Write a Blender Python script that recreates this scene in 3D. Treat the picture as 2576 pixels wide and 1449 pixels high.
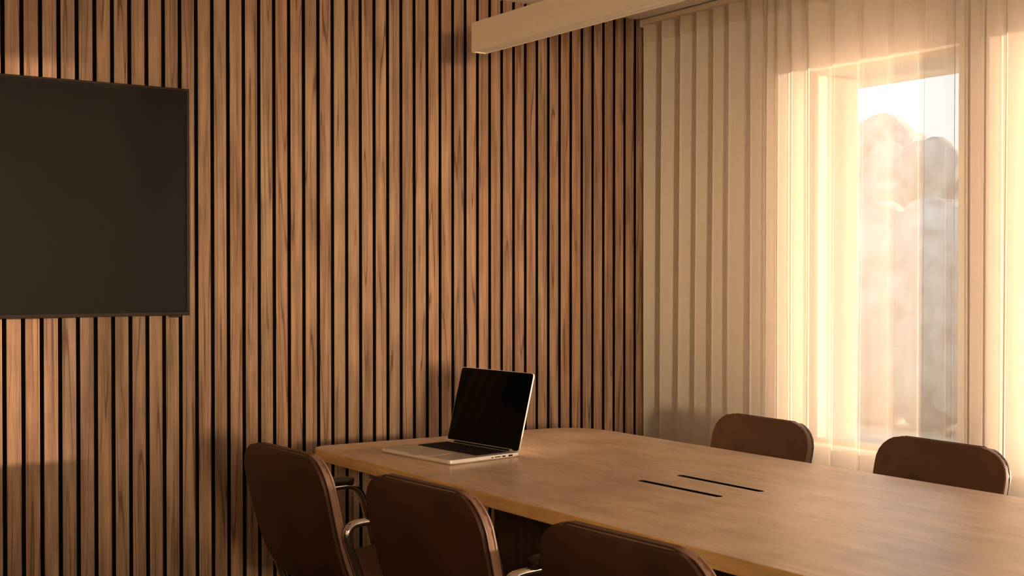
import bpy, bmesh, math, random
from mathutils import Vector, Matrix, noise

# ------------------------------------------------------------------ reset
for o in list(bpy.data.objects):
    bpy.data.objects.remove(o, do_unlink=True)
SC = bpy.context.scene
COL = SC.collection
random.seed(7)
R = math.radians

# ------------------------------------------------------------------ camera
CAM_H = 1.33
cam_d = bpy.data.cameras.new('camera')
cam_d.sensor_width = 36.0
cam_d.sensor_fit = 'HORIZONTAL'
cam_d.lens = 3149.5 / 2576 * 36.0
cam = bpy.data.objects.new('camera', cam_d)
COL.objects.link(cam)
cam.location = (0, 0, CAM_H)
cam.rotation_euler = (R(90 - 0.729), 0, -R(33.798))
SC.camera = cam

# ------------------------------------------------------------------ world, sun, exposure
W = bpy.data.worlds.new('World')
SC.world = W
W.use_nodes = True
bg = W.node_tree.nodes['Background']
bg.inputs['Color'].default_value = (0.78, 0.90, 1.0, 1)
bg.inputs['Strength'].default_value = 1.25

sun_d = bpy.data.lights.new('sun', 'SUN')
sun_d.energy = 13.0
sun_d.color = (1.0, 0.66, 0.47)
sun_d.angle = R(1.1)
sun = bpy.data.objects.new('sun', sun_d)
COL.objects.link(sun)
SUN_AZ, SUN_EL = R(18.0), R(1.5)
sdir = Vector((-math.cos(SUN_AZ) * math.cos(SUN_EL), math.sin(SUN_AZ) * math.cos(SUN_EL), -math.sin(SUN_EL)))
sun.rotation_euler = sdir.to_track_quat('-Z', 'Y').to_euler()
sun.location = (9, -1, 3)

# added warm fill light outside the front wall, aimed at the slats
fill_d = bpy.data.lights.new('added_front_fill', 'AREA')
fill_d.shape = 'RECTANGLE'
fill_d.size, fill_d.size_y = 1.2, 0.9
fill_d.energy = 370.0
fill_d.color = (1.0, 0.68, 0.38)
fill = bpy.data.objects.new('added_front_fill', fill_d)
COL.objects.link(fill)
fill.location = (-0.6, -5.5, 1.45)
fill.rotation_euler = (R(90), 0, -R(16))

vs = SC.view_settings
vs.view_transform = 'Standard'
vs.look = 'None'
vs.gamma = 1.0
vs.exposure = 1.54
vs.use_curve_mapping = False
SC.cycles.use_denoising = True
SC.cycles.max_bounces = 8
SC.cycles.diffuse_bounces = 4
SC.cycles.glossy_bounces = 3
SC.cycles.use_adaptive_sampling = True
SC.cycles.adaptive_threshold = 0.05
SC.cycles.transparent_max_bounces = 12
SC.cycles.sample_clamp_indirect = 8.0


# ------------------------------------------------------------------ material helpers
def mat(name):
    m = bpy.data.materials.new(name)
    m.use_nodes = True
    nt = m.node_tree
    return m, nt, nt.nodes['Principled BSDF']


def N(nt, t, **kw):
    n = nt.nodes.new(t)
    for k, v in kw.items():
        if k.startswith('i_'):
            n.inputs[k[2:].replace('_', ' ')].default_value = v
        else:
            setattr(n, k, v)
    return n


def L(nt, a, b):
    nt.links.new(a, b)


def ramp(nt, src, stops):
    r = nt.nodes.new('ShaderNodeValToRGB')
    cr = r.color_ramp
    while len(cr.elements) > 1:
        cr.elements.remove(cr.elements[-1])
    cr.elements[0].position = stops[0][0]
    cr.elements[0].color = (*stops[0][1], 1)
    for p, c in stops[1:]:
        e = cr.elements.new(p)
        e.color = (*c, 1)
    L(nt, src, r.inputs['Fac'])
    return r.outputs['Color']


def mixc(nt, fac, a, b, mode='MIX'):
    n = nt.nodes.new('ShaderNodeMix')
    n.data_type = 'RGBA'
    n.blend_type = mode
    for sock, v in ((n.inputs['Factor'], fac), (n.inputs['A'], a), (n.inputs['B'], b)):
        if hasattr(v, 'links'):
            L(nt, v, sock)
        elif isinstance(v, tuple):
            sock.default_value = (*v, 1) if len(v) == 3 else v
        else:
            sock.default_value = v
    return n.outputs['Result']


def math_(nt, op, a, b=0.0, c=None):
    n = nt.nodes.new('ShaderNodeMath')
    n.operation = op
    for i, v in enumerate((a, b) if c is None else (a, b, c)):
        if hasattr(v, 'links'):
            L(nt, v, n.inputs[i])
        else:
            n.inputs[i].default_value = v
    return n.outputs[0]


def wood(name, c_dark, c_mid, c_light, vein, axis='z', rough=0.45, rnd=True, tint=0.25, veins=0.75, fine=1.0, spec=0.4):
    """straight-grained timber, grain running along the object's own `axis`"""
    m, nt, b = mat(name)
    tc = N(nt, 'ShaderNodeTexCoord')
    vec = tc.outputs['Object']
    oi = N(nt, 'ShaderNodeObjectInfo')
    if rnd:
        off = N(nt, 'ShaderNodeVectorMath', operation='SCALE')
        off.inputs[0].default_value = (37.0, 91.0, 53.0)
        L(nt, oi.outputs['Random'], off.inputs['Scale'])
        add = N(nt, 'ShaderNodeVectorMath', operation='ADD')
        L(nt, vec, add.inputs[0])
        L(nt, off.outputs[0], add.inputs[1])
        vec = add.outputs[0]

    def scaled(across, along):
        s = {'x': (along, across, across), 'y': (across, along, across), 'z': (across, across, along)}[axis]
        mp = N(nt, 'ShaderNodeMapping')
        mp.inputs['Scale'].default_value = s
        L(nt, vec, mp.inputs['Vector'])
        return mp.outputs['Vector']
    # broad figure
    n1 = N(nt, 'ShaderNodeTexNoise')
    n1.inputs['Scale'].default_value = 1.25
    n1.inputs['Detail'].default_value = 4.0
    n1.inputs['Roughness'].default_value = 0.6
    L(nt, scaled(34 * fine, 1.5), n1.inputs['Vector'])
    col = ramp(nt, n1.outputs['Fac'], [(0.30, c_dark), (0.5, c_mid), (0.70, c_light)])
    # blotches
    n0 = N(nt, 'ShaderNodeTexNoise')
    n0.inputs['Scale'].default_value = 1.25
    n0.inputs['Detail'].default_value = 3.0
    L(nt, scaled(14 * fine, 4.5), n0.inputs['Vector'])
    bl = ramp(nt, n0.outputs['Fac'], [(0.32, (0.70, 0.66, 0.62)), (0.52, (1, 1, 1)), (0.72, (1.18, 1.14, 1.05))])
    col = mixc(nt, 0.55, col, bl, 'MULTIPLY')
    # fibres
    n2 = N(nt, 'ShaderNodeTexNoise')
    n2.inputs['Scale'].default_value = 1.25
    n2.inputs['Detail'].default_value = 5.0
    n2.inputs['Roughness'].default_value = 0.7
    L(nt, scaled(330 * fine, 9.0), n2.inputs['Vector'])
    fib = ramp(nt, n2.outputs['Fac'], [(0.34, (0.74, 0.72, 0.70)), (0.55, (1, 1, 1)), (0.75, (1.1, 1.1, 1.08))])
    col = mixc(nt, 0.55, col, fib, 'MULTIPLY')
    # wandering growth-ring veins: thin contours of a slow field
    n3 = N(nt, 'ShaderNodeTexNoise')
    n3.inputs['Scale'].default_value = 1.25
    n3.inputs['Detail'].default_value = 1.25
    n3.inputs['Roughness'].default_value = 0.35
    L(nt, scaled(20 * fine, 0.55), n3.inputs['Vector'])
    f = math_(nt, 'FRACT', math_(nt, 'MULTIPLY', n3.outputs['Fac'], 7.0))
    d = math_(nt, 'ABSOLUTE', math_(nt, 'SUBTRACT', f, 0.5))
    v = ramp(nt, d, [(0.0, (1, 1, 1)), (0.04, (0.75, 0.75, 0.75)), (0.09, (0.20, 0.20, 0.20)), (0.2, (0, 0, 0))])
    # fade the veins in and out
    n4 = N(nt, 'ShaderNodeTexNoise')
    n4.inputs['Scale'].default_value = 1.25
    L(nt, scaled(25 * fine, 2.2), n4.inputs['Vector'])
    keep = ramp(nt, n4.outputs['Fac'], [(0.36, (0, 0, 0)), (0.55, (1, 1, 1))])
    vf = math_(nt, 'MULTIPLY', math_(nt, 'MULTIPLY', v, keep), veins)
    col = mixc(nt, vf, col, vein)
    if rnd:
        tr = ramp(nt, oi.outputs['Random'], [(0.0, (1.06, 0.95, 0.86)), (0.15, (0.86, 0.86, 0.92)), (0.3, (1.1, 1.02, 0.9)),
                                             (0.45, (0.92, 0.92, 0.98)), (0.6, (1.12, 0.98, 0.9)), (0.75, (0.96, 0.98, 0.9)),
                                             (0.9, (1.05, 0.98, 1.0)), (1.0, (0.85, 0.83, 0.8))])
        col = mixc(nt, tint * 3.0, col, tr, 'MULTIPLY')
    L(nt, col, b.inputs['Base Color'])
    b.inputs['Roughness'].default_value = rough
    b.inputs['Specular IOR Level'].default_value = spec
    bp = N(nt, 'ShaderNodeBump')
    bp.inputs['Strength'].default_value = 0.25
    bp.inputs['Distance'].default_value = 0.001
    L(nt, n2.outputs['Fac'], bp.inputs['Height'])
    L(nt, bp.outputs['Normal'], b.inputs['Normal'])
    return m


def plain(name, col, rough=0.5, metal=0.0, spec=0.5, noise_amt=0.06, scale=40.0, bump=0.0, coat=0.0):
    m, nt, b = mat(name)
    tc = N(nt, 'ShaderNodeTexCoord')
    n = N(nt, 'ShaderNodeTexNoise')
    n.inputs['Scale'].default_value = scale
    n.inputs['Detail'].default_value = 5.0
    L(nt, tc.outputs['Object'], n.inputs['Vector'])
    lo = tuple(c * (1 - noise_amt) for c in col)
    hi = tuple(min(1, c * (1 + noise_amt)) for c in col)
    L(nt, ramp(nt, n.outputs['Fac'], [(0.3, lo), (0.7, hi)]), b.inputs['Base Color'])
    b.inputs['Roughness'].default_value = rough
    b.inputs['Metallic'].default_value = metal
    b.inputs['Specular IOR Level'].default_value = spec
    b.inputs['Coat Weight'].default_value = coat
    if bump:
        bp = N(nt, 'ShaderNodeBump')
        bp.inputs['Strength'].default_value = bump
        bp.inputs['Distance'].default_value = 0.002
        L(nt, n.outputs['Fac'], bp.inputs['Height'])
        L(nt, bp.outputs['Normal'], b.inputs['Normal'])
    return m


M = {}
M['slat'] = wood('walnut_slat', (0.225, 0.136, 0.086), (0.370, 0.240, 0.163), (0.49, 0.334, 0.230), (0.11, 0.052, 0.029),
                 'z', rough=0.5, tint=0.26, veins=0.95)
M['slat_side'] = plain('slat_core_black', (0.012, 0.009, 0.008), rough=0.9, spec=0.1)
M['felt'] = plain('black_felt', (0.008, 0.007, 0.007), rough=1.0, spec=0.0)
M['table'] = wood('oak_top', (0.61, 0.445, 0.305), (0.70, 0.52, 0.365), (0.78, 0.59, 0.425), (0.41, 0.275, 0.17),
                  'y', rough=0.34, rnd=False, veins=0.45, fine=0.35, spec=0.5)
M['table_edge'] = wood('oak_edge', (0.60, 0.36, 0.13), (0.72, 0.45, 0.175), (0.82, 0.53, 0.22), (0.42, 0.23, 0.08),
                       'y', rough=0.42, rnd=False, veins=0.3, fine=0.6)
M['pedestal'] = wood('dark_walnut', (0.05, 0.024, 0.011), (0.08, 0.040, 0.018), (0.12, 0.064, 0.03), (0.02, 0.009, 0.004),
                     'z', rough=0.5, rnd=False, veins=0.6)
M['leather'] = plain('cognac_leather', (0.042, 0.0145, 0.006), rough=0.42, spec=0.45, noise_amt=0.22, scale=9.0, bump=0.12)
M['leather_pad'] = plain('brown_leather', (0.165, 0.085, 0.056), rough=0.55, spec=0.4, noise_amt=0.15, scale=14.0, bump=0.12)
M['leather_dark'] = plain('dark_leather', (0.030, 0.014, 0.008), rough=0.45, noise_amt=0.2, scale=30.0, bump=0.1)
M['chrome'] = plain('polished_chrome', (0.80, 0.78, 0.74), rough=0.12, metal=1.0, noise_amt=0.02)
M['alu'] = plain('brushed_aluminium', (0.90, 0.87, 0.82), rough=0.30, metal=0.55, noise_amt=0.02)
M['alu_deck'] = plain('anodised_aluminium', (0.62, 0.60, 0.56), rough=0.42, metal=0.6, noise_amt=0.02)
M['black'] = plain('black_plastic', (0.006, 0.006, 0.006), rough=0.6, spec=0.2, noise_amt=0.1)
M['key'] = plain('key_black', (0.010, 0.0095, 0.009), rough=0.6, spec=0.15, noise_amt=0.05)
M['screen'] = plain('laptop_glass', (0.002, 0.002, 0.002), rough=0.08, spec=0.10, noise_amt=0.0)
M['tv_glass'] = plain('television_glass', (0.008, 0.0065, 0.005), rough=0.28, spec=0.28, noise_amt=0.0)
M['tv_frame'] = plain('television_frame', (0.035, 0.024, 0.018), rough=0.3, metal=0.5, noise_amt=0.02)
M['ceiling'] = plain('ceiling_plaster', (0.90, 0.86, 0.80), rough=0.95, spec=0.1, noise_amt=0.02, scale=60)
M['plaster'] = plain('wall_plaster', (0.84, 0.78, 0.70), rough=0.95, spec=0.1, noise_amt=0.03, scale=15)
M['clay'] = plain('clay_plaster', (0.42, 0.35, 0.27), rough=0.95, spec=0.1, noise_amt=0.05, scale=12)
M['reveal'] = plain('taupe_render', (0.34, 0.29, 0.24), rough=0.95, spec=0.1, noise_amt=0.05, scale=12)
M['lamp'] = plain('lamp_enamel', (0.88, 0.78, 0.63), rough=0.5, noise_amt=0.02)
M['lamp_diff'] = plain('lamp_opal', (0.94, 0.89, 0.80), rough=0.6, noise_amt=0.02)
M['floor'] = plain('carpet', (0.10, 0.075, 0.055), rough=1.0, spec=0.05, noise_amt=0.25, scale=350, bump=0.4)
M['steel'] = plain('grey_steel', (0.16, 0.15, 0.14), rough=0.5, metal=0.4, noise_amt=0.05)
M['frame'] = plain('stone_grey_frame', (0.50, 0.44, 0.36), rough=0.6, noise_amt=0.04)
M['white'] = plain('white_metal', (0.72, 0.68, 0.62), rough=0.4, noise_amt=0.02)
M['concrete'] = plain('concrete', (0.50, 0.48, 0.45), rough=0.9, noise_amt=0.12, scale=6)
M['grass'] = plain('lawn', (0.36, 0.37, 0.34), rough=1.0, noise_amt=0.3, scale=3)  # greyed and lightened, outdoor haze put into the colour
M['leaf'] = plain('foliage', (0.36, 0.40, 0.42), rough=0.9, noise_amt=0.4, scale=4)  # pale blue-grey leaves, distance haze put into the colour
M['bark'] = plain('bark', (0.12, 0.085, 0.06), rough=0.95, noise_amt=0.3, scale=20)


def glass_mat():
    m, nt, b = mat('window_glass')
    nt.nodes.remove(b)
    t = N(nt, 'ShaderNodeBsdfTransparent')
    t.inputs['Color'].default_value = (0.95, 0.97, 0.96, 1)
    g = N(nt, 'ShaderNodeBsdfGlossy')
    g.inputs['Roughness'].default_value = 0.02
    mx = N(nt, 'ShaderNodeMixShader')
    mx.inputs['Fac'].default_value = 0.05
    L(nt, t.outputs[0], mx.inputs[1])
    L(nt, g.outputs[0], mx.inputs[2])
    L(nt, mx.outputs[0], nt.nodes['Material Output'].inputs['Surface'])
    return m


M['glass'] = glass_mat()


def sheer_mat(name, see=0.25, trans=0.055):
    m, nt, b = mat(name)
    nt.nodes.remove(b)
    tc = N(nt, 'ShaderNodeTexCoord')

    def nz(scale, detail=3.0):
        mp = N(nt, 'ShaderNodeMapping')
        mp.inputs['Scale'].default_value = scale
        L(nt, tc.outputs['Object'], mp.inputs['Vector'])
        n = N(nt, 'ShaderNodeTexNoise')
        n.inputs['Scale'].default_value = 1.25
        n.inputs['Detail'].default_value = detail
        L(nt, mp.outputs[0], n.inputs['Vector'])
        return n.outputs['Fac']
    warp = nz((640, 640, 6.0))      # slubs running down the cloth
    weft = nz((10, 10, 760))        # slubs running across it
    weave = math_(nt, 'ADD', math_(nt, 'MULTIPLY', warp, 0.5), math_(nt, 'MULTIPLY', weft, 0.5))
    col = ramp(nt, weave, [(0.35, (0.92, 0.85, 0.75)), (0.65, (0.96, 0.90, 0.81))])
    tr = N(nt, 'ShaderNodeBsdfTranslucent')
    L(nt, col, tr.inputs['Color'])
    df = N(nt, 'ShaderNodeBsdfDiffuse')
    L(nt, col, df.inputs['Color'])
    cloth = N(nt, 'ShaderNodeMixShader')
    cloth.inputs['Fac'].default_value = trans
    L(nt, df.outputs[0], cloth.inputs[1])
    L(nt, tr.outputs[0], cloth.inputs[2])
    hole = N(nt, 'ShaderNodeBsdfTransparent')
    hole.inputs['Color'].default_value = (1.0, 0.99, 0.97, 1)
    mx = N(nt, 'ShaderNodeMixShader')
    fac = math_(nt, 'ADD', math_(nt, 'MULTIPLY', math_(nt, 'SUBTRACT', weave, 0.5), -0.22), see)
    L(nt, fac, mx.inputs['Fac'])
    L(nt, cloth.outputs[0], mx.inputs[1])
    L(nt, hole.outputs[0], mx.inputs[2])
    L(nt, mx.outputs[0], nt.nodes['Material Output'].inputs['Surface'])
    return m


M['sheer'] = sheer_mat('sheer_linen')
M['header'] = sheer_mat('sheer_header_tape', see=0.08, trans=0.5)


# ------------------------------------------------------------------ object helpers
def empty(name, loc=(0, 0, 0), rz=0.0):
    o = bpy.data.objects.new(name, None)
    o.empty_display_size = 0.1
    o.location = loc
    o.rotation_euler = (0, 0, rz)
    COL.objects.link(o)
    return o


def tag(o, label=None, cat=None, group=None, kind=None):
    for k, v in (('label', label), ('category', cat), ('group', group), ('kind', kind)):
        if v:
            o[k] = v
    return o


def link_mesh(name, me, m, parent=None, loc=None):
    o = bpy.data.objects.new(name, me)
    COL.objects.link(o)
    for x in (m if isinstance(m, (list, tuple)) else [m]):
        if x is not None:
            me.materials.append(x)
    if parent:
        o.parent = parent
    if loc:
        o.location = loc
    return o


def bm_obj(name, bm, m, parent=None, smooth=False, loc=None):
    bmesh.ops.recalc_face_normals(bm, faces=bm.faces)
    me = bpy.data.meshes.new(name)
    bm.to_mesh(me)
    bm.free()
    if smooth:
        for p in me.polygons:
            p.use_smooth = True
    return link_mesh(name, me, m, parent, loc)


def add_box(bm, x0, x1, y0, y1, z0, z1, bevel=0.0, seg=2):
    t = bmesh.new()
    bmesh.ops.create_cube(t, size=1.0)
    for v in t.verts:
        v.co = Vector(((x0 + x1) / 2 + v.co.x * (x1 - x0), (y0 + y1) / 2 + v.co.y * (y1 - y0), (z0 + z1) / 2 + v.co.z * (z1 - z0)))
    if bevel > 0:
        bmesh.ops.bevel(t, geom=list(t.edges), offset=bevel, segments=seg, affect='EDGES', profile=0.5)
    me = bpy.data.meshes.new('tmp')
    t.to_mesh(me)
    t.free()
    bm.from_mesh(me)
    bpy.data.meshes.remove(me)


def box(name, x0, x1, y0, y1, z0, z1, m, parent=None, bevel=0.0, seg=2):
    bm = bmesh.new()
    add_box(bm, x0, x1, y0, y1, z0, z1, bevel, seg)
    return bm_obj(name, bm, m, parent)


def add_cyl(bm, r0, r1, p, q, n=20):
    p, q = Vector(p), Vector(q)
    a = (q - p).normalized()
    u = a.orthogonal().normalized()
    w = a.cross(u)
    ra, rb = [], []
    for i in range(n):
        t = 2 * math.pi * i / n
        d = u * math.cos(t) + w * math.sin(t)
        ra.append(bm.verts.new(p + d * r0))
        rb.append(bm.verts.new(q + d * r1))
    for i in range(n):
        bm.faces.new((ra[i], ra[(i + 1) % n], rb[(i + 1) % n], rb[i]))
    bm.faces.new(ra[::-1])
    bm.faces.new(rb)


def add_sweep(bm, pts, w, h, side=Vector((0, 1, 0)), n=14, power=3.0, closed=False):
    """sweep a rounded-rectangle section (w along `side`, h across) along pts"""
    pts = [Vector(p) for p in pts]
    rings = []
    for i, p in enumerate(pts):
        a = pts[i - 1] if (i > 0 or closed) else pts[i]
        b = pts[(i + 1) % len(pts)] if (i < len(pts) - 1 or closed) else pts[i]
        t = (b - a).normalized()
        s = (side - t * side.dot(t)).normalized()
        u = t.cross(s)
        ring = []
        for k in range(n):
            an = 2 * math.pi * k / n
            c, q = math.cos(an), math.sin(an)
            c2 = math.copysign(abs(c) ** (2 / power), c)
            q2 = math.copysign(abs(q) ** (2 / power), q)
            ring.append(bm.verts.new(p + s * (c2 * w / 2) + u * (q2 * h / 2)))
        rings.append(ring)
    m = len(rings)
    for i in range(m if closed else m - 1):
        A, B = rings[i], rings[(i + 1) % m]
        for k in range(n):
            bm.faces.new((A[k], A[(k + 1) % n], B[(k + 1) % n], B[k]))
    if not closed:
        bm.faces.new(rings[0][::-1])
        bm.faces.new(rings[-1])


def bez_corner(a, c, b, r, n=6):
    """points of a rounded corner at c between a and b"""
    a, b, c = Vector(a), Vector(b), Vector(c)
    p = c + (a - c).normalized() * r
    q = c + (b - c).normalized() * r
    return [p * (1 - t) ** 2 + c * (2 * t * (1 - t)) + q * t * t for t in [i / n for i in range(n + 1)]]


def copy_tree(o, parent=None):
    c = o.copy()
    COL.objects.link(c)
    c.parent = parent
    for ch in list(o.children):
        copy_tree(ch, c)
    return c


# ------------------------------------------------------------------ room dimensions
WALL_Y = 4.20          # front of the slats
CUR_X = 3.50           # curtain line
WIN_X0, WIN_X1 = 3.62, 3.74
CEIL = 2.42
LEFT_X, FRONT_Y = -1.2, -1.7

# floor, ceiling
tag(box('floor', LEFT_X - 0.1, WIN_X1, FRONT_Y - 0.1, WALL_Y + 0.2, -0.12, 0.0, M['floor']), 'dark brown carpet floor', kind='structure')
tag(box('ceiling', LEFT_X - 0.1, WIN_X1, FRONT_Y - 0.1, WALL_Y + 0.2, CEIL, CEIL + 0.15, M['ceiling']), 'plain off white plaster ceiling', kind='structure')
tag(box('wall_left', LEFT_X - 0.12, LEFT_X, FRONT_Y, WALL_Y + 0.2, 0, CEIL, M['clay']), 'plain beige wall opposite the windows', kind='structure')
bm = bmesh.new()
GX0, GX1, GZ0, GZ1 = -0.02, 0.98, 1.06, 1.82  # opening added to shape the fill beam into a pool on the slats
add_box(bm, LEFT_X, GX0, FRONT_Y - 0.12, FRONT_Y, 0, CEIL)
add_box(bm, GX1, WIN_X0, FRONT_Y - 0.12, FRONT_Y, 0, CEIL)
add_box(bm, GX0, GX1, FRONT_Y - 0.12, FRONT_Y, 0, GZ0)
add_box(bm, GX0, GX1, FRONT_Y - 0.12, FRONT_Y, GZ1, CEIL)
tag(bm_obj('wall_front', bm, M['plaster']), 'beige wall behind the viewer with an added window opening', kind='structure')
w = tag(empty('window_5', ((GX0 + GX1) / 2, FRONT_Y - 0.06, GZ0)), 'added window behind the viewer letting in the fill light', kind='structure')  # unseen window, added for the fill light outside it
bm = bmesh.new()
hw, hh = (GX1 - GX0) / 2, GZ1 - GZ0
for (x0, x1, z0, z1) in ((-hw, -hw + 0.03, 0, hh), (hw - 0.03, hw, 0, hh), (-0.02, 0.02, 0.03, hh - 0.03), (-hw + 0.03, hw - 0.03, 0, 0.03), (-hw + 0.03, hw - 0.03, hh - 0.03, hh)):
    add_box(bm, x0, x1, -0.03, 0.03, z0, z1)
bm_obj('window_frame', bm, M['white'], w)
for sx in (-1, 1):
    box('window_pane', min(sx * 0.02, sx * (hw - 0.03)), max(sx * 0.02, sx * (hw - 0.03)), -0.004, 0.004, 0.03, hh - 0.03, M['glass'], w)

# slatted wall: black backing with one object per slat
wb = box('wall_back', LEFT_X, WIN_X1, WALL_Y + 0.022, WALL_Y + 0.2, 0, CEIL, M['felt'])
tag(wb, 'walnut slatted feature wall on black acoustic backing', kind='structure')
PITCH, GAP, X_FIRST = 0.0573409, 0.0130, 0.863589     # X_FIRST: right edge of the first slat in view
SW = PITCH - GAP
bm = bmesh.new()
b = 0.0012
prof = [(-SW / 2, 0.022), (-SW / 2, b), (-SW / 2 + b, 0), (SW / 2 - b, 0), (SW / 2, b), (SW / 2, 0.022)]
lo = [bm.verts.new((x, y, 0)) for x, y in prof]
hi = [bm.verts.new((x, y, CEIL)) for x, y in prof]
for i in range(5):
    f = bm.faces.new((lo[i], lo[i + 1], hi[i + 1], hi[i]))
    f.material_index = 1 if i in (0, 4) else 0
bm.faces.new(lo[::-1]).material_index = 1
bm.faces.new(hi).material_index = 1
bmesh.ops.recalc_face_normals(bm, faces=bm.faces)
slat_me = bpy.data.meshes.new('slat')
bm.to_mesh(slat_me)
bm.free()
slat_me.materials.append(M['slat'])
slat_me.materials.append(M['slat_side'])
for i in range(-33, 47):
    cx = X_FIRST + PITCH * i - SW / 2
    o = bpy.data.objects.new('slat', slat_me)
    COL.objects.link(o)
    o.parent = wb
    o.location = (cx, WALL_Y, 0)

# ------------------------------------------------------------------ window wall
SILL, HEAD = 0.672, 2.105
piers = [(3.386, WALL_Y + 0.2), (2.44, 2.688), (1.05, 1.29), (-0.34, -0.10), (FRONT_Y - 0.12, -1.45)]
bm = bmesh.new()
add_box(bm, WIN_X0, WIN_X1, FRONT_Y - 0.12, WALL_Y + 0.02, 0, SILL)
add_box(bm, WIN_X0, WIN_X1, FRONT_Y - 0.12, WALL_Y + 0.02, HEAD, CEIL)
for i, (a, c) in enumerate(piers):
    add_box(bm, WIN_X0, WIN_X1, a, min(c, WALL_Y + 0.02), SILL, HEAD)
tag(bm_obj('wall_right', bm, M['plaster']), 'plastered window wall behind the sheer curtains', kind='structure')
tag(box('trim_1', WIN_X1, 3.917, 3.38, WALL_Y + 0.3, -0.25, 2.10, M['reveal']), 'taupe rendered pier outside beside the first window', kind='structure')
tag(box('trim_2', WIN_X0 - 0.002, WIN_X1, 3.378, 3.386, SILL, HEAD, M['reveal']), 'taupe lining added to dim the sunlit jamb of the first window', kind='structure')  # added lining, keeps the sunlit jamb from glowing through the sheer
opens = [(2.688, 3.378), (1.29, 2.44), (-0.10, 1.05), (-1.45, -0.34)]
for i, (a, c) in enumerate(opens):
    w = empty('window_%d' % (i + 1), (WIN_X1 - 0.05, (a + c) / 2, SILL))
    tag(w, 'tall window behind the sheer curtain, number %d from the slatted wall' % (i + 1), kind='structure')
    hw, hh, f = (c - a) / 2, HEAD - SILL, 0.018
    bm = bmesh.new()
    add_box(bm, -0.02, 0.03, -hw, -hw + f, 0, hh)
    add_box(bm, -0.02, 0.03, hw - f, hw, 0, hh)
    add_box(bm, -0.02, 0.03, -hw + f, hw - f, 0, f)
    add_box(bm, -0.02, 0.03, -hw + f, hw - f, hh - f, hh)
    bm_obj('window_frame', bm, M['frame'], w)
    box('window_pane', 0.002, 0.008, -hw + f, hw - f, f, hh - f, M['glass'], w)

# roof canopy over the windows outside
tag(box('canopy', WIN_X1, 4.15, FRONT_Y - 0.5, WALL_Y + 0.6, 2.10, 2.26, M['concrete'], bevel=0.01), 'concrete canopy above the windows outside', kind='structure')

# ------------------------------------------------------------------ outside
tag(box('ground', WIN_X1, 60, -40, 60, -0.35, -0.25, M['grass']), 'grassy ground outside the windows', kind='structure')


def blob(bm, p, r, seed, rough=0.28, squash=1.0):
    g = bmesh.new()
    bmesh.ops.create_icosphere(g, subdivisions=3, radius=r)
    for v in g.verts:
        v.co = v.co * (1 + rough * noise.noise(v.co * (2.2 / r) + Vector((seed, seed * 1.7, 3)))) 
        v.co.z *= squash
        v.co += p
    me = bpy.data.meshes.new('tmp')
    g.to_mesh(me)
    g.free()
    bm.from_mesh(me)
    bpy.data.meshes.remove(me)


def tree(name, x, y, h, r, label):
    t = tag(empty(name, (x, y, -0.25)), label, 'tree', 'trees outside the window')
    bm = bmesh.new()
    add_cyl(bm, 0.16, 0.09, (0, 0, 0), (0.05, 0, h * 0.6), 10)
    bm_obj('trunk', bm, M['bark'], t, True)
    bm = bmesh.new()
    for k in range(11):
        a = k * 2.4
        rr = r * random.uniform(0.36, 0.5)
        d = r * random.uniform(0.1, 0.5)
        blob(bm, Vector((math.cos(a) * d, math.sin(a) * d, h - rr - random.random() * 0.9 * r)), rr, k + x)
    bm_obj('crown', bm, M['leaf'], t, True)


tree('garden_tree', 16.2, 14.0, 4.15, 1.8, 'tall garden tree outside, leftmost of three beyond the hedge')
tree('garden_tree', 13.3, 10.45, 3.30, 1.15, 'garden tree outside, middle one of three beyond the hedge')
tree('garden_tree', 16.3, 11.9, 3.40, 1.3, 'low garden tree outside, rightmost of three beyond the hedge')
hedge = tag(empty('hedge', (10.6, 7.0, -0.25)), 'clipped garden hedge outside the windows', 'hedge')
bm = bmesh.new()
for k in range(22):
    blob(bm, Vector((random.uniform(-0.15, 0.15), -2.6 + k * 0.62, 1.15)), 0.85, k * 3.1, 0.22, 1.35)
bm_obj('foliage', bm, M['leaf'], hedge, True)
for k in range(6):
    bm = bmesh.new()
    add_cyl(bm, 0.04, 0.03, (0, -2.2 + k * 2.3, 0), (0, -2.2 + k * 2.3, 0.6), 8)
    bm_obj('stem', bm, M['bark'], hedge)

# ------------------------------------------------------------------ curtain track
ct = tag(empty('curtain_track', (CUR_X, WALL_Y - 0.012, CEIL)), 'slim pale curtain track fixed under the ceiling', 'curtain track')
box('rail', -0.030, 0.030, FRONT_Y + 0.05 - WALL_Y, 0.0, -0.025, -0.004, M['lamp'], ct, bevel=0.002)
box('mounting_strip', -0.012, 0.012, FRONT_Y + 0.05 - WALL_Y, 0.0, -0.004, 0.0, M['black'], ct)
box('end_cap', -0.033, 0.033, -0.006, 0.006, -0.036, -0.004, M['white'], ct, bevel=0.003)


# ------------------------------------------------------------------ curtains
def fold_phase(bounds):
    def ph(y):
        for i in range(len(bounds) - 1):
            if bounds[i] >= y >= bounds[i + 1]:
                return i + (bounds[i] - y) / (bounds[i] - bounds[i + 1])
        return 0.0 if y > bounds[0] else len(bounds) - 1.0
    return ph


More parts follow.
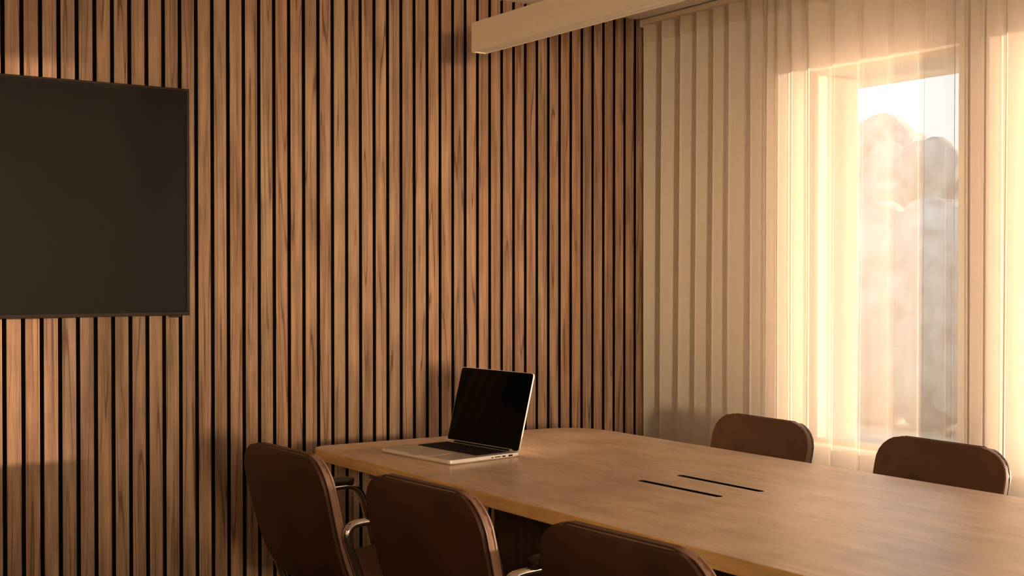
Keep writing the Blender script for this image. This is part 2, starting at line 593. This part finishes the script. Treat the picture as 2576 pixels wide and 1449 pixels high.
def curtain(name, bounds, label, seed):
    """one pleated sheer: `bounds` are the Y positions of its outward fold crests"""
    rnd = random.Random(seed)
    top, bot = CEIL - 0.028, 0.012
    nz = 34
    amp = [rnd.uniform(0.85, 1.12) for _ in range(len(bounds) + 2)]
    drift = [rnd.uniform(-1, 1) for _ in range(len(bounds) + 2)]
    per = 20
    us = []
    for i in range(len(bounds) - 1):
        us += [i + k / per for k in range(per)]
    us.append(len(bounds) - 1)
    root = tag(empty(name, (CUR_X, bounds[0], 0)), label, 'curtain')

    def pt(u, z, front=0.0):
        i = min(int(u), len(bounds) - 2)
        fr = u - i
        y = bounds[i] + (bounds[i + 1] - bounds[i]) * fr
        wdt = bounds[i] - bounds[i + 1]
        q = (top - z) / (top - bot)                     # 0 at the top
        a0 = amp[i] * (1 - fr) + amp[i + 1] * fr
        A = min(0.028, wdt * 0.23) * a0 * (0.82 + 0.30 * q)
        d = (drift[i] * (1 - fr) + drift[i + 1] * fr) * 0.012 * q
        c = math.cos(2 * math.pi * fr)
        c = math.copysign(abs(c) ** 0.8, c)
        x = -A * c
        x += 0.006 * noise.noise(Vector((u * 1.7, z * 0.9, seed))) * q
        x += 0.0035 * noise.noise(Vector((u * 5.3, z * 0.5, seed + 9)))
        y2 = y + d + 0.010 * math.sin(4 * math.pi * fr) * a0
        return Vector((x - front, y2 - bounds[0], z))
    zs = [top + (bot - top) * k / nz for k in range(nz + 1)]
    verts, faces = [], []
    for u in us:
        for z in zs:
            verts.append(pt(u, z))
    H = nz + 1
    for i in range(len(us) - 1):
        for k in range(nz):
            faces.append((i * H + k, i * H + k + 1, (i + 1) * H + k + 1, (i + 1) * H + k))
    me = bpy.data.meshes.new('cloth')
    me.from_pydata(verts, [], faces)
    for p in me.polygons:
        p.use_smooth = True
    link_mesh('cloth', me, M['sheer'], root)
    # heading tape stitched along the top of the room side
    verts, faces = [], []
    for u in us:
        for z in (top + 0.002, top - 0.074):
            verts.append(pt(u, z, 0.0015))
    for i in range(len(us) - 1):
        faces.append((i * 2, i * 2 + 1, i * 2 + 3, i * 2 + 2))
    me = bpy.data.meshes.new('heading_tape')
    me.from_pydata(verts, [], faces)
    for p in me.polygons:
        p.use_smooth = True
    link_mesh('heading_tape', me, M['header'], root)
    return root


folds = [4.178, 4.057, 3.941, 3.844, 3.747, 3.654, 3.537, 3.451, 3.399, 3.326, 3.235, 3.105, 2.973, 2.843, 2.715, 2.607, 2.554, 2.490, 2.408]
y = folds[-1]
while y > FRONT_Y + 0.3:
    y -= random.uniform(0.105, 0.135)
    folds.append(y)
curtain('sheer_curtain', folds, 'cream sheer pleated curtain across the window wall', 3)

# ------------------------------------------------------------------ conference table
TZ, TT = 0.745, 0.0366
T_END = 0.25


def near_x(y):
    return 1.8396 - 0.0218 * y


def far_x(y):
    return 2.9474 - 0.0218 * y


def outline(inset=0.0):
    c = [(near_x(T_END), T_END), (near_x(3.86) + 0.005, 3.862), (far_x(3.815) - 0.0, 3.812), (far_x(T_END), T_END)]
    rad = [0.12, 0.085, 0.20, 0.12]
    pts = []
    for i in range(4):
        p = bez_corner((*c[i - 1], 0), (*c[i], 0), (*c[(i + 1) % 4], 0), rad[i], 10)
        pts += p
    if inset:
        n = len(pts)
        res = []
        for i in range(n):
            t = (pts[(i + 1) % n] - pts[i - 1]).normalized()
            nrm = Vector((t.y, -t.x, 0))        # outline runs clockwise seen from above
            res.append(pts[i] + nrm * inset)
        pts = res
    return pts


TO = Vector((2.33, 2.2, 0))
table = tag(empty('conference_table', TO), 'long pale oak conference table with rounded corners', 'table')


def slot_loop(ax, ay, bx, by, w, n=8):
    a, c = Vector((ax, ay, 0)), Vector((bx, by, 0))
    t = (c - a).normalized()
    s = Vector((-t.y, t.x, 0))
    pts = []
    for k in range(n + 1):
        an = math.pi * k / n
        pts.append(c - t * w / 2 + (s * math.cos(an) + t * math.sin(an)) * w / 2)
    for k in range(n + 1):
        an = math.pi * k / n
        pts.append(a + t * w / 2 + (-s * math.cos(an) - t * math.sin(an)) * w / 2)
    return pts


slots = [slot_loop(2.2508, 2.7196, 2.2612, 2.3981, 0.024), slot_loop(2.4015, 2.7265, 2.4075, 2.3946, 0.024),
         slot_loop(2.293, 1.22, 2.300, 0.90, 0.024), slot_loop(2.443, 1.22, 2.450, 0.90, 0.024)]
cen = Vector((2.33, 2.2, 0))
po = outline()
pi_ = outline(0.002)
if (pi_[0] - cen).length > (po[0] - cen).length:
    pi_ = outline(-0.002)
bm = bmesh.new()
edges = []
for loop in [pi_] + slots:
    vsx = [bm.verts.new((p.x - TO.x, p.y - TO.y, TZ)) for p in loop]
    edges += [bm.edges.new((vsx[i], vsx[(i + 1) % len(vsx)])) for i in range(len(vsx))]
bmesh.ops.triangle_fill(bm, use_beauty=True, use_dissolve=False, edges=edges)
for f in bm.faces:
    if f.normal.z < 0:
        f.normal_flip()
me = bpy.data.meshes.new('table_top')
bm.to_mesh(me)
bm.free()
link_mesh('table_top', me, M['table'], table)
# edge band and underside
bm = bmesh.new()
rings = []
for loop, z in ((pi_, TZ), (po, TZ - 0.002), (po, TZ - TT + 0.002), (pi_, TZ - TT)):
    rings.append([bm.verts.new((p.x - TO.x, p.y - TO.y, z)) for p in loop])
n = len(po)
for A, B in zip(rings, rings[1:]):
    for i in range(n):
        bm.faces.new((A[i], A[(i + 1) % n], B[(i + 1) % n], B[i]))
bm.faces.new(rings[-1])
bm_obj('edge_band', bm, M['table_edge'], table)
for lp in slots:
    bm = bmesh.new()
    a = [bm.verts.new((p.x - TO.x, p.y - TO.y, TZ - 0.0003)) for p in lp]
    c = [bm.verts.new((p.x - TO.x, p.y - TO.y, TZ - 0.03)) for p in lp]
    for i in range(len(a)):
        bm.faces.new((a[i], a[(i + 1) % len(a)], c[(i + 1) % len(a)], c[i]))
    bm.faces.new(c)
    s = bm_obj('cable_slot', bm, M['black'], table)
    s['label'] = 'narrow black cable slot'
# pedestal: closed drum with rounded corners and a steel cross rail under the top
bm = bmesh.new()
pp = []
cs = [(-0.22, 1.13), (0.22, 1.13), (0.22, -1.1), (-0.22, -1.1)]
for i in range(4):
    pp += bez_corner((*cs[i - 1], 0), (*cs[i], 0), (*cs[(i + 1) % 4], 0), 0.13, 8)
A = [bm.verts.new((p.x, p.y, 0.0)) for p in pp]
B = [bm.verts.new((p.x, p.y, TZ - TT)) for p in pp]
for i in range(len(pp)):
    bm.faces.new((A[i], A[(i + 1) % len(pp)], B[(i + 1) % len(pp)], B[i]))
bm.faces.new(A)
bm.faces.new(B)
bm_obj('pedestal', bm, M['pedestal'], table, True)['label'] = 'dark walnut pedestal under the top'

bm = bmesh.new()
for (x0, x1, y0, y1) in ((-0.30, -0.25, -1.35, 1.48), (0.25, 0.30, -1.35, 1.48), (-0.40, 0.40, 1.48, 1.54), (-0.25, 0.25, -1.35, -1.30)):  # unseen end rail, widened and pushed out to block low sun below the top
    add_box(bm, x0, x1, y0, y1, TZ - TT - 0.068, TZ - TT)
bm_obj('underframe', bm, M['steel'], table)

# ------------------------------------------------------------------ chairs
SHELL = [(-0.300, 0.838), (-0.298, 0.80), (-0.289, 0.75), (-0.278, 0.705), (-0.262, 0.64), (-0.243, 0.577), (-0.224, 0.53),
         (-0.200, 0.487), (-0.170, 0.457), (-0.130, 0.442), (-0.08, 0.440), (0.0, 0.447), (0.10, 0.458), (0.19, 0.462), (0.232, 0.452)]


def smooth_path(pts, n):
    ps = [Vector((x, 0, z)) for x, z in pts]
    out = []
    L_ = len(ps)
    for i in range(L_ - 1):
        p0, p1, p2, p3 = ps[max(i - 1, 0)], ps[i], ps[i + 1], ps[min(i + 2, L_ - 1)]
        for k in range(n):
            t = k / n
            out.append(0.5 * ((2 * p1) + (p2 - p0) * t + (2 * p0 - 5 * p1 + 4 * p2 - p3) * t * t + (3 * p1 - p0 - 3 * p2 + p3) * t ** 3))
    out.append(ps[-1])
    return out


PATH = smooth_path(SHELL, 4)
ARC = [0.0]
for i in range(1, len(PATH)):
    ARC.append(ARC[-1] + (PATH[i] - PATH[i - 1]).length)
TOT = ARC[-1]


def chair_pt(s, t, off, shrink=0.0):
    """point on the shell: s arc length from the top edge, t -1..1 across, off outward towards the sitter"""
    s = min(max(s, 0.0), TOT)
    i = 0
    while i < len(ARC) - 2 and ARC[i + 1] < s:
        i += 1
    f = (s - ARC[i]) / (ARC[i + 1] - ARC[i])
    p = PATH[i].lerp(PATH[i + 1], f)
    tan = (PATH[i + 1] - PATH[i]).normalized()
    nrm = Vector((-tan.z, 0, tan.x))                 # towards the sitter
    hw = 0.233 - 0.020 * min(1, s / 0.45) ** 2
    r = 0.092
    if s < r:
        hw -= r - math.sqrt(max(0.0, r * r - (r - s) ** 2))
    e = TOT - s
    r2 = 0.06
    if e < r2:
        hw -= r2 - math.sqrt(max(0.0, r2 * r2 - (r2 - e) ** 2))
    hw -= shrink
    y = hw * t
    back = max(0.0, 1 - s / 0.42)
    hollow = 0.016 * (1 - (y / 0.237) ** 2) * (0.35 + 0.65 * min(1, s / 0.12) * 1.0) * (1 if s < 0.42 else max(0, 1 - (s - 0.42) / 0.12))
    q = p + nrm * (off - hollow)
    return Vector((q.x, y, q.z))


def sheet(bm, o0, o1, s0, s1, shrink, ns=44, nt=18):
    ss = []
    for i in range(ns + 1):
        f = i / ns
        ss.append(s0 + (s1 - s0) * (f if 0.16 < f < 0.84 else (0.16 * (f / 0.16) ** 1.7 if f <= 0.16 else 1 - 0.16 * ((1 - f) / 0.16) ** 1.7)))
    ts = [math.sin(math.pi / 2 * (-1 + 2 * k / nt)) for k in range(nt + 1)]
    F = [[bm.verts.new(chair_pt(s, t, o1, shrink)) for t in ts] for s in ss]
    B = [[bm.verts.new(chair_pt(s, t, o0, shrink)) for t in ts] for s in ss]
    for i in range(ns):
        for k in range(nt):
            bm.faces.new((F[i][k], F[i][k + 1], F[i + 1][k + 1], F[i + 1][k]))
            bm.faces.new((B[i][k], B[i + 1][k], B[i + 1][k + 1], B[i][k + 1]))
        bm.faces.new((F[i][0], F[i + 1][0], B[i + 1][0], B[i][0]))
        bm.faces.new((F[i][nt], B[i][nt], B[i + 1][nt], F[i + 1][nt]))
    for k in range(nt):
        bm.faces.new((F[0][k], B[0][k], B[0][k + 1], F[0][k + 1]))
        bm.faces.new((F[ns][k], F[ns][k + 1], B[ns][k + 1], B[ns][k]))


def soft(o, w, seg=3):
    m = o.modifiers.new('bevel', 'BEVEL')
    m.width = w
    m.segments = seg
    m.limit_method = 'ANGLE'
    m.angle_limit = R(50)
    m.harden_normals = False
    return o


def arm_path(y):
    top = 0.668
    a = [(-0.150, y, 0.410)]
    pts = [Vector((0.02, y * 0.25, 0.405)), Vector((-0.10, y * 0.6, 0.405))]
    pts += bez_corner((-0.10, y * 0.6, 0.405), (-0.150, y, 0.405), (-0.247, y, top), 0.045, 5)
    pts += bez_corner((-0.150, y, 0.405), (-0.250, y, top), (0.10, y, top), 0.055, 7)
    pts += bez_corner((-0.250, y, top), (0.098, y, top + 0.004), (0.165, y, 0.405), 0.055, 7)
    pts += bez_corner((0.098, y, top), (0.165, y, 0.405), (0.09, y * 0.6, 0.405), 0.045, 5)
    pts += [Vector((0.06, y * 0.6, 0.405)), Vector((0.03, y * 0.25, 0.405))]
    return pts


def make_chair():
    c = empty('conference_chair')
    bm = bmesh.new()
    sheet(bm, 0.0, 0.010, 0.004, TOT - 0.004, 0.003)
    soft(bm_obj('back_shell', bm, M['leather'], c, True), 0.005)
    bm = bmesh.new()
    sheet(bm, 0.012, 0.033, 0.0, TOT, 0.0)
    soft(bm_obj('seat_pad', bm, M['leather_pad'], c, True), 0.009, 4)
    # piping in the seam between shell and pad, and along the front edge of the pad
    for off, shr in ((0.011, 0.001), (0.0285, 0.0006)):
        path = [chair_pt(TOT * f, -1, off, shr) for f in [k / 60 for k in range(61)]]
        path += [chair_pt(TOT * f, 1, off, shr) for f in [1 - k / 60 for k in range(61)]]
        clean = [path[0]]
        for p in path[1:]:
            if (p - clean[-1]).length > 1e-4:
                clean.append(p)
        bm = bmesh.new()
        add_sweep(bm, clean, 0.0035, 0.0035, side=Vector((0.3, 0.9, 0.2)), n=6, power=2, closed=True)
        bm_obj('piping', bm, M['leather_dark'] if off < 0.02 else M['leather_pad'], c, True)
    for s in (1, -1):
        y = 0.247 * s
        bm = bmesh.new()
        add_sweep(bm, arm_path(y), 0.028, 0.018, n=16, power=3.0)
        am = bm_obj('arm_frame', bm, M['chrome'], c, True)
        am['label'] = 'polished chrome arm loop'
        bm = bmesh.new()
        pp = [(-0.165, y, 0.6845), (-0.14, y, 0.688), (-0.05, y, 0.689), (0.045, y, 0.688), (0.066, y, 0.6845)]
        add_sweep(bm, pp, 0.042, 0.024, n=18, power=4)
        pd = bm_obj('arm_pad', bm, M['leather_dark'], am, True)
        pd['label'] = 'dark leather arm pad'
    # underside plate, column and four-star base
    box('seat_plate', -0.11, 0.13, -0.11, 0.11, 0.392, 0.424, M['black'], c, bevel=0.006)
    bm = bmesh.new()
    add_cyl(bm, 0.030, 0.030, (0.01, 0, 0.09), (0.01, 0, 0.26), 20)
    add_cyl(bm, 0.021, 0.021, (0.01, 0, 0.26), (0.01, 0, 0.40), 20)
    bm_obj('column', bm, M['chrome'], c)
    for k in range(4):
        a = math.pi / 4 + k * math.pi / 2
        d = Vector((math.cos(a), math.sin(a), 0))
        bm = bmesh.new()
        add_sweep(bm, [Vector((0.01, 0, 0.10)) + d * 0.02, Vector((0.01, 0, 0.092)) + d * 0.15, Vector((0.01, 0, 0.045)) + d * 0.31], 0.034, 0.024,
                  side=Vector((-d.y, d.x, 0)), n=12, power=3)
        lg = bm_obj('base_leg', bm, M['chrome'], c, True)
        bm = bmesh.new()
        e = Vector((0.01, 0, 0)) + d * 0.298
        add_cyl(bm, 0.020, 0.020, (e.x, e.y, 0.0), (e.x, e.y, 0.012), 14)
        add_cyl(bm, 0.008, 0.008, (e.x, e.y, 0.012), (e.x, e.y, 0.042), 10)
        bm_obj('glide', bm, M['black'], lg)
    return c


chair = make_chair()
seats = [
    (1.652, 3.170, R(4.0), 'cognac leather armchair nearest the slatted wall, seen from behind'),
    (1.690, 2.490, R(5.0), 'cognac leather armchair in the middle of the near row, seen from behind'),
    (1.712, 1.795, R(4.0), 'cognac leather armchair at the bottom edge, third from the slatted wall'),
    (2.822, 3.095, R(178.5), 'brown leather chair across the table, the one nearer the slatted wall'),
    (2.822, 2.365, R(178.5), 'brown leather chair across the table at the right edge'),
]
for i, (x, y, a, lab) in enumerate(seats):
    o = chair if i == 0 else copy_tree(chair)
    o.location = (x, y, 0)
    o.rotation_euler = (0, 0, a)
    o.scale = (1, 1, 1.018 if x < 2 else 0.99)     # the gas lifts are set a little differently
    tag(o, lab, 'chair', 'leather conference chairs around the table')

# ------------------------------------------------------------------ laptop
LW, LD, LT = 0.3716, 0.277, 0.0155
lap = empty('laptop')
wdir = Vector((0.1147, -0.9934, 0)).normalized()
ddir = Vector((0.9934, 0.1147, 0)).normalized()
# local x = user's right, local y = towards the hinge, z up; origin at the front left corner on the table
lap.matrix_world = Matrix(((wdir.x, ddir.x, 0, 1.901), (wdir.y, ddir.y, 0, 3.607), (0, 0, 1, TZ), (0, 0, 0, 1)))
tag(lap, 'open silver laptop with black screen on the oak table', 'laptop')


def rrect(w, d, r, n=6, x0=0.0, y0=0.0):
    c = [(x0, y0), (x0 + w, y0), (x0 + w, y0 + d), (x0, y0 + d)]
    p = []
    for i in range(4):
        p += bez_corner((*c[i - 1], 0), (*c[i], 0), (*c[(i + 1) % 4], 0), r, n)
    return p


def slab(bm, levels):
    """stack of loops [(pts, z)] closed at both ends"""
    rs = [[bm.verts.new((p.x, p.y, z)) for p in pts] for pts, z in levels]
    n = len(rs[0])
    for A, B in zip(rs, rs[1:]):
        for i in range(n):
            bm.faces.new((A[i], A[(i + 1) % n], B[(i + 1) % n], B[i]))
    bm.faces.new(rs[0][::-1])
    bm.faces.new(rs[-1])


bm = bmesh.new()
slab(bm, [(rrect(LW - 0.012, LD - 0.012, 0.012, 6, 0.006, 0.006), 0.0015), (rrect(LW, LD, 0.014), 0.006), (rrect(LW, LD, 0.014), LT - 0.0008),
          (rrect(LW - 0.0016, LD - 0.0016, 0.0135, 6, 0.0008, 0.0008), LT)])
body = bm_obj('base', bm, M['alu'], lap)
# feet
for fx in (0.03, LW - 0.03):
    for fy in (0.03, LD - 0.03):
        bm = bmesh.new()
        add_cyl(bm, 0.009, 0.009, (fx, fy, 0), (fx, fy, 0.002), 14)
        bm_obj('rubber_foot', bm, M['black'], body)
# deck inlay, thumb notch and ports in the right flank
bm = bmesh.new()
slab(bm, [(rrect(LW - 0.006, LD - 0.028, 0.012, 6, 0.003, 0.003), LT), (rrect(LW - 0.006, LD - 0.028, 0.012, 6, 0.003, 0.003), LT + 0.0003)])
bm_obj('palm_rest', bm, M['alu_deck'], body)
box('thumb_notch', LW / 2 - 0.028, LW / 2 + 0.028, -0.0006, 0.005, LT - 0.0035, LT + 0.0004, M['alu_deck'], body, bevel=0.001)
for (y0, y1, z0, z1) in ((0.160, 0.169, 0.0072, 0.0108), (0.173, 0.198, 0.0078, 0.0110), (0.204, 0.218, 0.0068, 0.0116), (0.229, 0.247, 0.0062, 0.0122)):
    box('port', LW - 0.0050, LW + 0.0003, y0, y1, z0, z1, M['black'], body, bevel=0.001)
# trackpad
bm = bmesh.new()
slab(bm, [(rrect(0.142, 0.092, 0.006, 4, LW / 2 - 0.071, 0.010), LT + 0.0003), (rrect(0.142, 0.092, 0.006, 4, LW / 2 - 0.071, 0.010), LT + 0.0008)])
bm_obj('trackpad', bm, M['alu_deck'], lap)
# keyboard
KX, KY, KW, KD = 0.030, 0.125, LW - 0.060, 0.124
bm = bmesh.new()
slab(bm, [(rrect(KW, KD, 0.006, 4, KX, KY), LT + 0.0003), (rrect(KW, KD, 0.006, 4, KX, KY), LT + 0.0009)])
kb = bm_obj('keyboard', bm, M['black'], lap)
rows = [[1.0] * 14, [1.0] * 13 + [1.5], [1.5] + [1.0] * 13, [1.75] + [1.0] * 11 + [1.9], [2.3] + [1.0] * 10 + [2.4], [1, 1, 1, 1.25, 5.0, 1.25, 1, 1, 1, 1]]
kh = (KD - 0.006) / 6
key_cache = {}
for r_, row in enumerate(rows):
    y1 = KY + KD - 0.003 - r_ * kh
    x = KX + 0.003
    unit = (KW - 0.006) / sum(row)
    for wk in row:
        w_ = round(wk * unit - 0.0028, 5)
        if w_ not in key_cache:
            bm = bmesh.new()
            add_box(bm, 0, w_, 0, kh - 0.0028, 0, 0.0014, 0.0008, 1)
            bmesh.ops.recalc_face_normals(bm, faces=bm.faces)
            me = bpy.data.meshes.new('key')
            bm.to_mesh(me)
            bm.free()
            me.materials.append(M['key'])
            key_cache[w_] = me
        k_ = bpy.data.objects.new('key', key_cache[w_])
        COL.objects.link(k_)
        k_.parent = kb
        k_.location = (x, y1 - kh + 0.0028, LT + 0.0009)
        x += wk * unit
# lid, hinged at the back, leaning back 15 degrees
LID = 0.254
lid = empty('lid', (0, LD - 0.006, LT + 0.001))
lid.parent = lap
lid.rotation_euler = (R(-15), 0, 0)


def up(p, y):
    return Vector((p.x, y, p.y))


def slab_up(bm, levels):
    rs = [[bm.verts.new((p.x, yy, p.y)) for p in pts] for pts, yy in levels]
    n = len(rs[0])
    for A, B in zip(rs, rs[1:]):
        for i in range(n):
            bm.faces.new((A[i], A[(i + 1) % n], B[(i + 1) % n], B[i]))
    bm.faces.new(rs[0][::-1])
    bm.faces.new(rs[-1])


bm = bmesh.new()
slab_up(bm, [(rrect(LW, LID, 0.013), 0.0), (rrect(LW, LID, 0.013), 0.0045), (rrect(LW - 0.006, LID - 0.006, 0.012, 6, 0.003, 0.003), 0.0065)])
bm_obj('lid_shell', bm, M['alu'], lid)
bm = bmesh.new()
slab_up(bm, [(rrect(LW - 0.004, LID - 0.004, 0.011, 6, 0.002, 0.002), -0.0008), (rrect(LW - 0.004, LID - 0.004, 0.011, 6, 0.002, 0.002), 0.0002)])
bm_obj('screen', bm, M['screen'], lid)
box('hinge_cover', 0.045, LW - 0.045, -0.006, 0.003, -0.006, 0.004, M['black'], lid, bevel=0.002)
box('display_lip', 0.002, LW - 0.030, -0.0016, -0.0004, 0.003, 0.0052, M['alu'], lid)

# ------------------------------------------------------------------ television
tv = tag(empty('television', (0.74, WALL_Y - 0.06, 1.1834)), 'large black flat screen television mounted on the slatted wall', 'television')
TWH, TH = 0.7155, 0.7666
bm = bmesh.new()
add_box(bm, -TWH + 0.01, TWH - 0.01, 0.012, 0.038, 0.012, TH - 0.012, 0.004)
bm_obj('back_case', bm, M['black'], tv)
bm = bmesh.new()
fw = 0.0085
add_box(bm, -TWH, TWH, 0.0, 0.014, 0.0, fw * 1.5, 0.0015)
add_box(bm, -TWH, TWH, 0.0, 0.014, TH - fw, TH, 0.0015)
add_box(bm, -TWH, -TWH + fw, 0.0, 0.014, fw * 1.5, TH - fw, 0.0015)
add_box(bm, TWH - fw, TWH, 0.0, 0.014, fw * 1.5, TH - fw, 0.0015)
bm_obj('bezel', bm, M['tv_frame'], tv)
bm = bmesh.new()
for (x0, x1, z0, z1) in ((-TWH + fw, TWH - fw, fw * 1.5, fw * 1.5 + 0.002), (-TWH + fw, TWH - fw, TH - fw - 0.004, TH - fw),
                         (-TWH + fw, -TWH + fw + 0.007, fw * 1.5 + 0.002, TH - fw - 0.004), (TWH - fw - 0.007, TWH - fw, fw * 1.5 + 0.002, TH - fw - 0.004)):
    add_box(bm, x0, x1, 0.003, 0.012, z0, z1)
bm_obj('screen_border', bm, M['black'], tv)
box('screen', -TWH + fw + 0.007, TWH - fw - 0.007, 0.004, 0.012, fw * 1.5 + 0.002, TH - fw - 0.004, M['tv_glass'], tv)
box('sensor_bar', TWH - 0.065, TWH - 0.030, 0.001, 0.014, -0.006, 0.003, M['tv_frame'], tv, bevel=0.0015)
box('wall_bracket', -0.25, 0.25, 0.038, 0.0595, 0.22, 0.55, M['black'], tv)

# ------------------------------------------------------------------ pendant lamp
PX0, PX1, PY1, PY0 = 2.330, 2.391, 3.737, 0.75
PZ0, PZ1 = 2.1000, 2.2035
lamp = tag(empty('pendant_lamp', ((PX0 + PX1) / 2, (PY0 + PY1) / 2, PZ0)), 'long cream linear pendant lamp hanging over the table', 'lamp')
hx, hy, hz = (PX1 - PX0) / 2, (PY1 - PY0) / 2, PZ1 - PZ0
bm = bmesh.new()
add_box(bm, -hx, -hx + 0.004, -hy, hy, 0, hz, 0.0008, 1)
add_box(bm, hx - 0.004, hx, -hy, hy, 0, hz, 0.0008, 1)
add_box(bm, -hx + 0.004, hx - 0.004, -hy, hy, hz - 0.004, hz)
bm_obj('housing', bm, M['lamp'], lamp)
for s in (-1, 1):
    y0, y1 = (hy - 0.004, hy) if s > 0 else (-hy, -hy + 0.004)
    box('end_plate', -hx + 0.004, hx - 0.004, y0, y1, 0.0, hz - 0.004, M['lamp'], lamp)
box('diffuser', -hx + 0.004, hx - 0.004, -hy + 0.004, hy - 0.004, 0.004, 0.008, M['lamp_diff'], lamp)
for yy in (-hy + 0.5, 0.35):
    bm = bmesh.new()
    add_cyl(bm, 0.0012, 0.0012, (0, yy, hz - 0.002), (0, yy, CEIL - PZ0 - 0.01), 8)
    wr = bm_obj('suspension_wire', bm, M['chrome'], lamp)
    bm = bmesh.new()
    add_cyl(bm, 0.022, 0.022, (0, yy, CEIL - PZ0 - 0.012), (0, yy, CEIL - PZ0), 18)
    bm_obj('ceiling_cup', bm, M['white'], wr)
